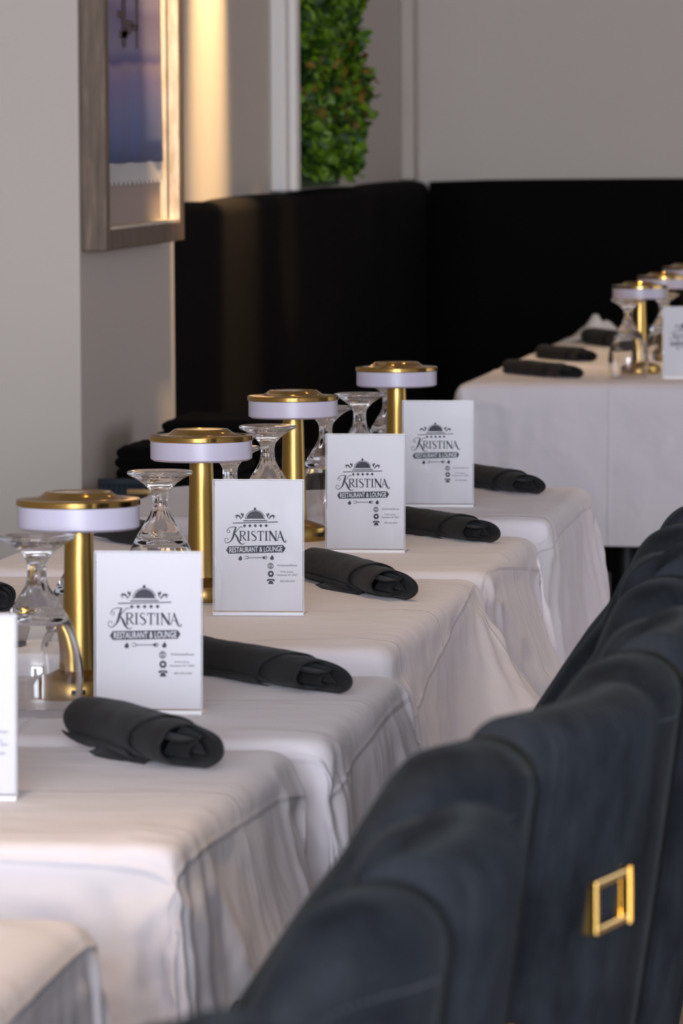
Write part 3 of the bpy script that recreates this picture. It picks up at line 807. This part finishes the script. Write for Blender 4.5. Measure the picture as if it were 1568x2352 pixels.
# pale crumpled cloth
random.seed(9)
V, Fc = [], []
for i in range(17):
    for j in range(13):
        u, v = i / 16 - .5, j / 12 - .5
        h = .055 * math.exp(-(u * 3.4) ** 2 - (v * 2.6) ** 2) * (1 + .6 * noise.noise(Vector((u * 6, v * 6, 2)))) + .003
        V.append((u * .17, v * .12, h))
for i in range(16):
    for j in range(12): q = i * 13 + j; Fc.append((q, q + 1, q + 14, q + 13))
o = from_py('crumpled_cloth', V, Fc, M['cup'], None, True); o.location = (-1.10, 13.40 + .16, TOP); o.modifiers.new('s', 'SOLIDIFY').thickness = .002
o.location = (-1.185, 13.56, TOP)
tag(o, 'pale crumpled cloth on the third far table behind the black napkins', 'cloth')

# ------------------------------------------------------------------ chairs
def make_chair():
    """barrel dining chair facing -x; the origin is on the floor below the middle of the outer back"""
    t = thing('velvet_chair', '', 'chair')
    HC = .112      # half width of the ribbed centre panel
    ZB = .30
    # plan path of the outer face: (x, y), arclength sampled
    pts = []
    Rr = .10
    for k in range(61):
        y = -HC + 2 * HC * k / 60; pts.append((-.012 * (y / HC) ** 2, y))
    def wing(s):
        o = []; cx, cy = -.012 - Rr - .004, s * HC
        cy = s * (HC + .02)
        for k in range(1, 17):
            a = PI / 2 * k / 16
            o.append((cx + Rr * math.cos(a), cy + s * Rr * .95 * math.sin(a)))
        for k in range(1, 25):
            o.append((cx - .26 * k / 24, cy + s * (Rr * .95 + .012 * math.sin(PI * k / 24))))
        return o
    full = list(reversed(wing(-1))) + pts + wing(1)
    def top(x):
        d = -x - .078
        k = .016
        sp = k * math.log1p(math.exp(min(40, d / k)))          # smooth shoulder, then a straight slope down to the arm
        z = .946 - 1.95 * sp
        return max(z, .66 - .25 * max(0, d - .15)) if z > .66 else .66 - .25 * max(0, d - .155)
    def shell(name, path, th_fn, ribs, mtl, zt_off=0, out=0.0, x_ref=None):
        V, Fc = [], []; NV = 40
        n = len(path); prof_n = None
        for i, (x, y) in enumerate(path):
            a = path[max(0, i - 1)]; b_ = path[min(n - 1, i + 1)]
            tx, ty = b_[0] - a[0], b_[1] - a[1]; L = math.hypot(tx, ty); nx, ny = ty / L, -tx / L   # outward
            H = top(x) + zt_off
            T = th_fn(x); r = T / 2
            rib = 0
            prof = []
            for k in range(NV): z = ZB + (H - r - ZB) * k / (NV - 1); prof.append((0, z, 1))
            for k in range(1, 16): A = PI * k / 16; prof.append((-r + r * math.cos(A), H - r + r * .9 * math.sin(A), 1 - k / 16 * .5))
            for k in range(NV): z = H - r + (ZB - (H - r)) * k / (NV - 1); prof.append((-T, z, 0))
            for o_, z, w in prof:
                d = 0
                if ribs: d = -.0052 * (1 - abs(math.sin(PI * (y + .5) / ribs)) ** .8) * w
                # soft swelling of the padded back
                sw = .006 * math.sin(PI * min(1, max(0, (z - ZB) / (H - ZB)))) * w
                off = o_ + d + sw + out
                lean = (z - .45) * .165 - .079
                V.append((x + nx * off + lean, y + ny * off, z))
            prof_n = len(prof)
        for i in range(n - 1):
            for k in range(prof_n):
                a, b_ = i * prof_n + k, i * prof_n + (k + 1) % prof_n; Fc.append((a, a + prof_n, b_ + prof_n, b_))
        Fc.append(tuple(range(prof_n))); Fc.append(tuple(reversed(range((n - 1) * prof_n, n * prof_n))))
        bm = bmesh.new(); me = bpy.data.meshes.new('t'); me.from_pydata(V, [], Fc); bm.from_mesh(me); bpy.data.meshes.remove(me)
        return from_bm(name, bm, mtl, t, True)
    w0 = len(wing(1))
    shell('wing', full[:w0 + 1], lambda x: .082 - .02 * min(1, -x / .3), 0, M['velvet'], -.013, -.004)
    shell('wing', full[-w0 - 1:], lambda x: .082 - .02 * min(1, -x / .3), 0, M['velvet'], -.013, -.004)
    dense = [(-.012 * (y / HC) ** 2, y) for y in [-HC + 2 * HC * k / 260 for k in range(261)]]
    bp = shell('ribbed_back', dense, lambda x: .066, .0118, M['velvet'], 0, .004)
    bp['label'] = 'finely ribbed outer back panel'
    # stitching on the wings
    for s in (-1, 1):
        bm = bmesh.new(); wg = [p for p in wing(s) if p[0] > -.30]; acc = 0
        for (x, y), (xn, yn) in zip(wg, wg[1:]):
            L = math.hypot(xn - x, yn - y); m_ = max(1, round(L / .0062)); nx, ny = s * (yn - y) / L, -s * (xn - x) / L
            if nx * 0 + ny * s < 0: nx, ny = -nx, -ny
            for q_ in range(m_):
                f = (q_ + .5) / m_; px_, py_ = x + (xn - x) * f, y + (yn - y) * f; z = top(px_) - .062
                if z < .66: continue
                off = .006 * math.sin(PI * (z - ZB) / (top(px_) - ZB)) - .004; lean = (z - .45) * .165 - .079
                cx_, cy_ = px_ + nx * off + lean, py_ + ny * off
                box(bm, cx_ - .0011, cx_ + .0011, cy_ - .0011, cy_ + .0011, z - .0007, z + .0007)
        from_bm('stitching', bm, M['thread'], t)
    # inner back cushion, seat
    bm = bmesh.new(); box(bm, -.125, -.07, -.165, .165, .46, .80); bevel(bm, .025, 5)
    for v in bm.verts: v.co.x += (v.co.z - .45) * .165 - .079
    from_bm('back_cushion', bm, M['velvet'], t, True)
    bm = bmesh.new(); box(bm, -.47, -.12, -.22, .22, .36, .49); bevel(bm, .045, 5); from_bm('seat', bm, M['velvet'], t, True)
    bm = bmesh.new(); box(bm, -.45, -.10, -.215, .215, .31, .362); bevel(bm, .01, 2); from_bm('seat_frame', bm, M['velvet'], t, True)
    for x in (-.42, -.13):
        for s in (-1, 1):
            bm = bmesh.new(); g = bmesh.ops.create_cone(bm, cap_ends=True, segments=16, radius1=.009, radius2=.016, depth=.312)['verts']
            for v in g:
                k = (v.co.z + .156) / .312; v.co += Vector((x + (1 - k) * (.05 if x > -.3 else -.03), s * (.18 + (1 - k) * .02), .156))
            from_bm('leg', bm, M['polished_brass'], t, True)
    # brass pull on the outer back: bent rectangular bow standing off on its two mounts
    zc, hw, hh, st = .810, .034, .0150, .004
    lean = (zc - .45) * .165 - .079
    bm = bmesh.new()
    xo = lean + .0065
    tt = .0042
    def bar(bm, a, b_, wx, wz):
        a, b_ = Vector(a), Vector(b_)
        g = bmesh.ops.create_cube(bm, size=1)['verts']; d = b_ - a; q = d.to_track_quat('Z', 'Y').to_matrix()
        for v in g: v.co = q @ Vector((v.co.x * wx, v.co.y * wz, v.co.z * (d.length + wx * .9))) + (a + b_) / 2
    X = xo + st
    bar(bm, (X, -hw, zc + hh), (X, hw, zc + hh), .0055, .0055); bar(bm, (X, -hw, zc - hh), (X, hw, zc - hh), .0055, .0055)
    bar(bm, (X, -hw, zc - hh), (X, -hw, zc + hh), .0055, .0055); bar(bm, (X, hw, zc - hh), (X, hw, zc + hh), .0055, .0055)
    bevel(bm, .0012, 2)
    hd = from_bm('pull_handle', bm, M['polished_brass'], t, False); hd['label'] = 'rectangular brass pull handle'
    for s in (-1, 1):
        bm = bmesh.new(); box(bm, xo - .003, X, s * hw - .0026, s * hw + .0026, zc - hh - .002, zc + hh + .002)
        from_bm('handle_mount', bm, M['brass'], hd)
    return t
chair0 = make_chair(); CG = 'navy velvet chairs along the tables'
chairs = [((-.320, 2.16), .0, 'nearest navy velvet chair, only its blurred top in the bottom foreground'),
          ((-.294, 2.86), .0, 'blurred navy velvet chair second from the viewer, its rounded top below the centre right'),
          ((-.290, 3.50), -.22, 'navy velvet chair with the brass pull handle on its ribbed back'),
          ((-.262, 4.08), .0, 'navy velvet chair at the right edge between the brass-handled chair and the stitched one'),
          ((-.292, 4.74), .06, 'navy velvet chair with a visible stitched seam along its dark wing'),
          ((-.312, 5.36), .0, 'farthest navy velvet chair, a dark curve at the right picture edge')]
for k, ((x, y), rz, lab) in enumerate(chairs):
    if k == 0: chair0.location = (x, y, 0); chair0.rotation_euler = (0, 0, rz); chair0['label'] = lab; chair0['group'] = CG
    else: dup(chair0, (x, y, 0), rz, lab, CG)

C.cycles.max_bounces = 14
C.cycles.transmission_bounces = 12
C.cycles.transparent_max_bounces = 16
C.cycles.use_denoising = True
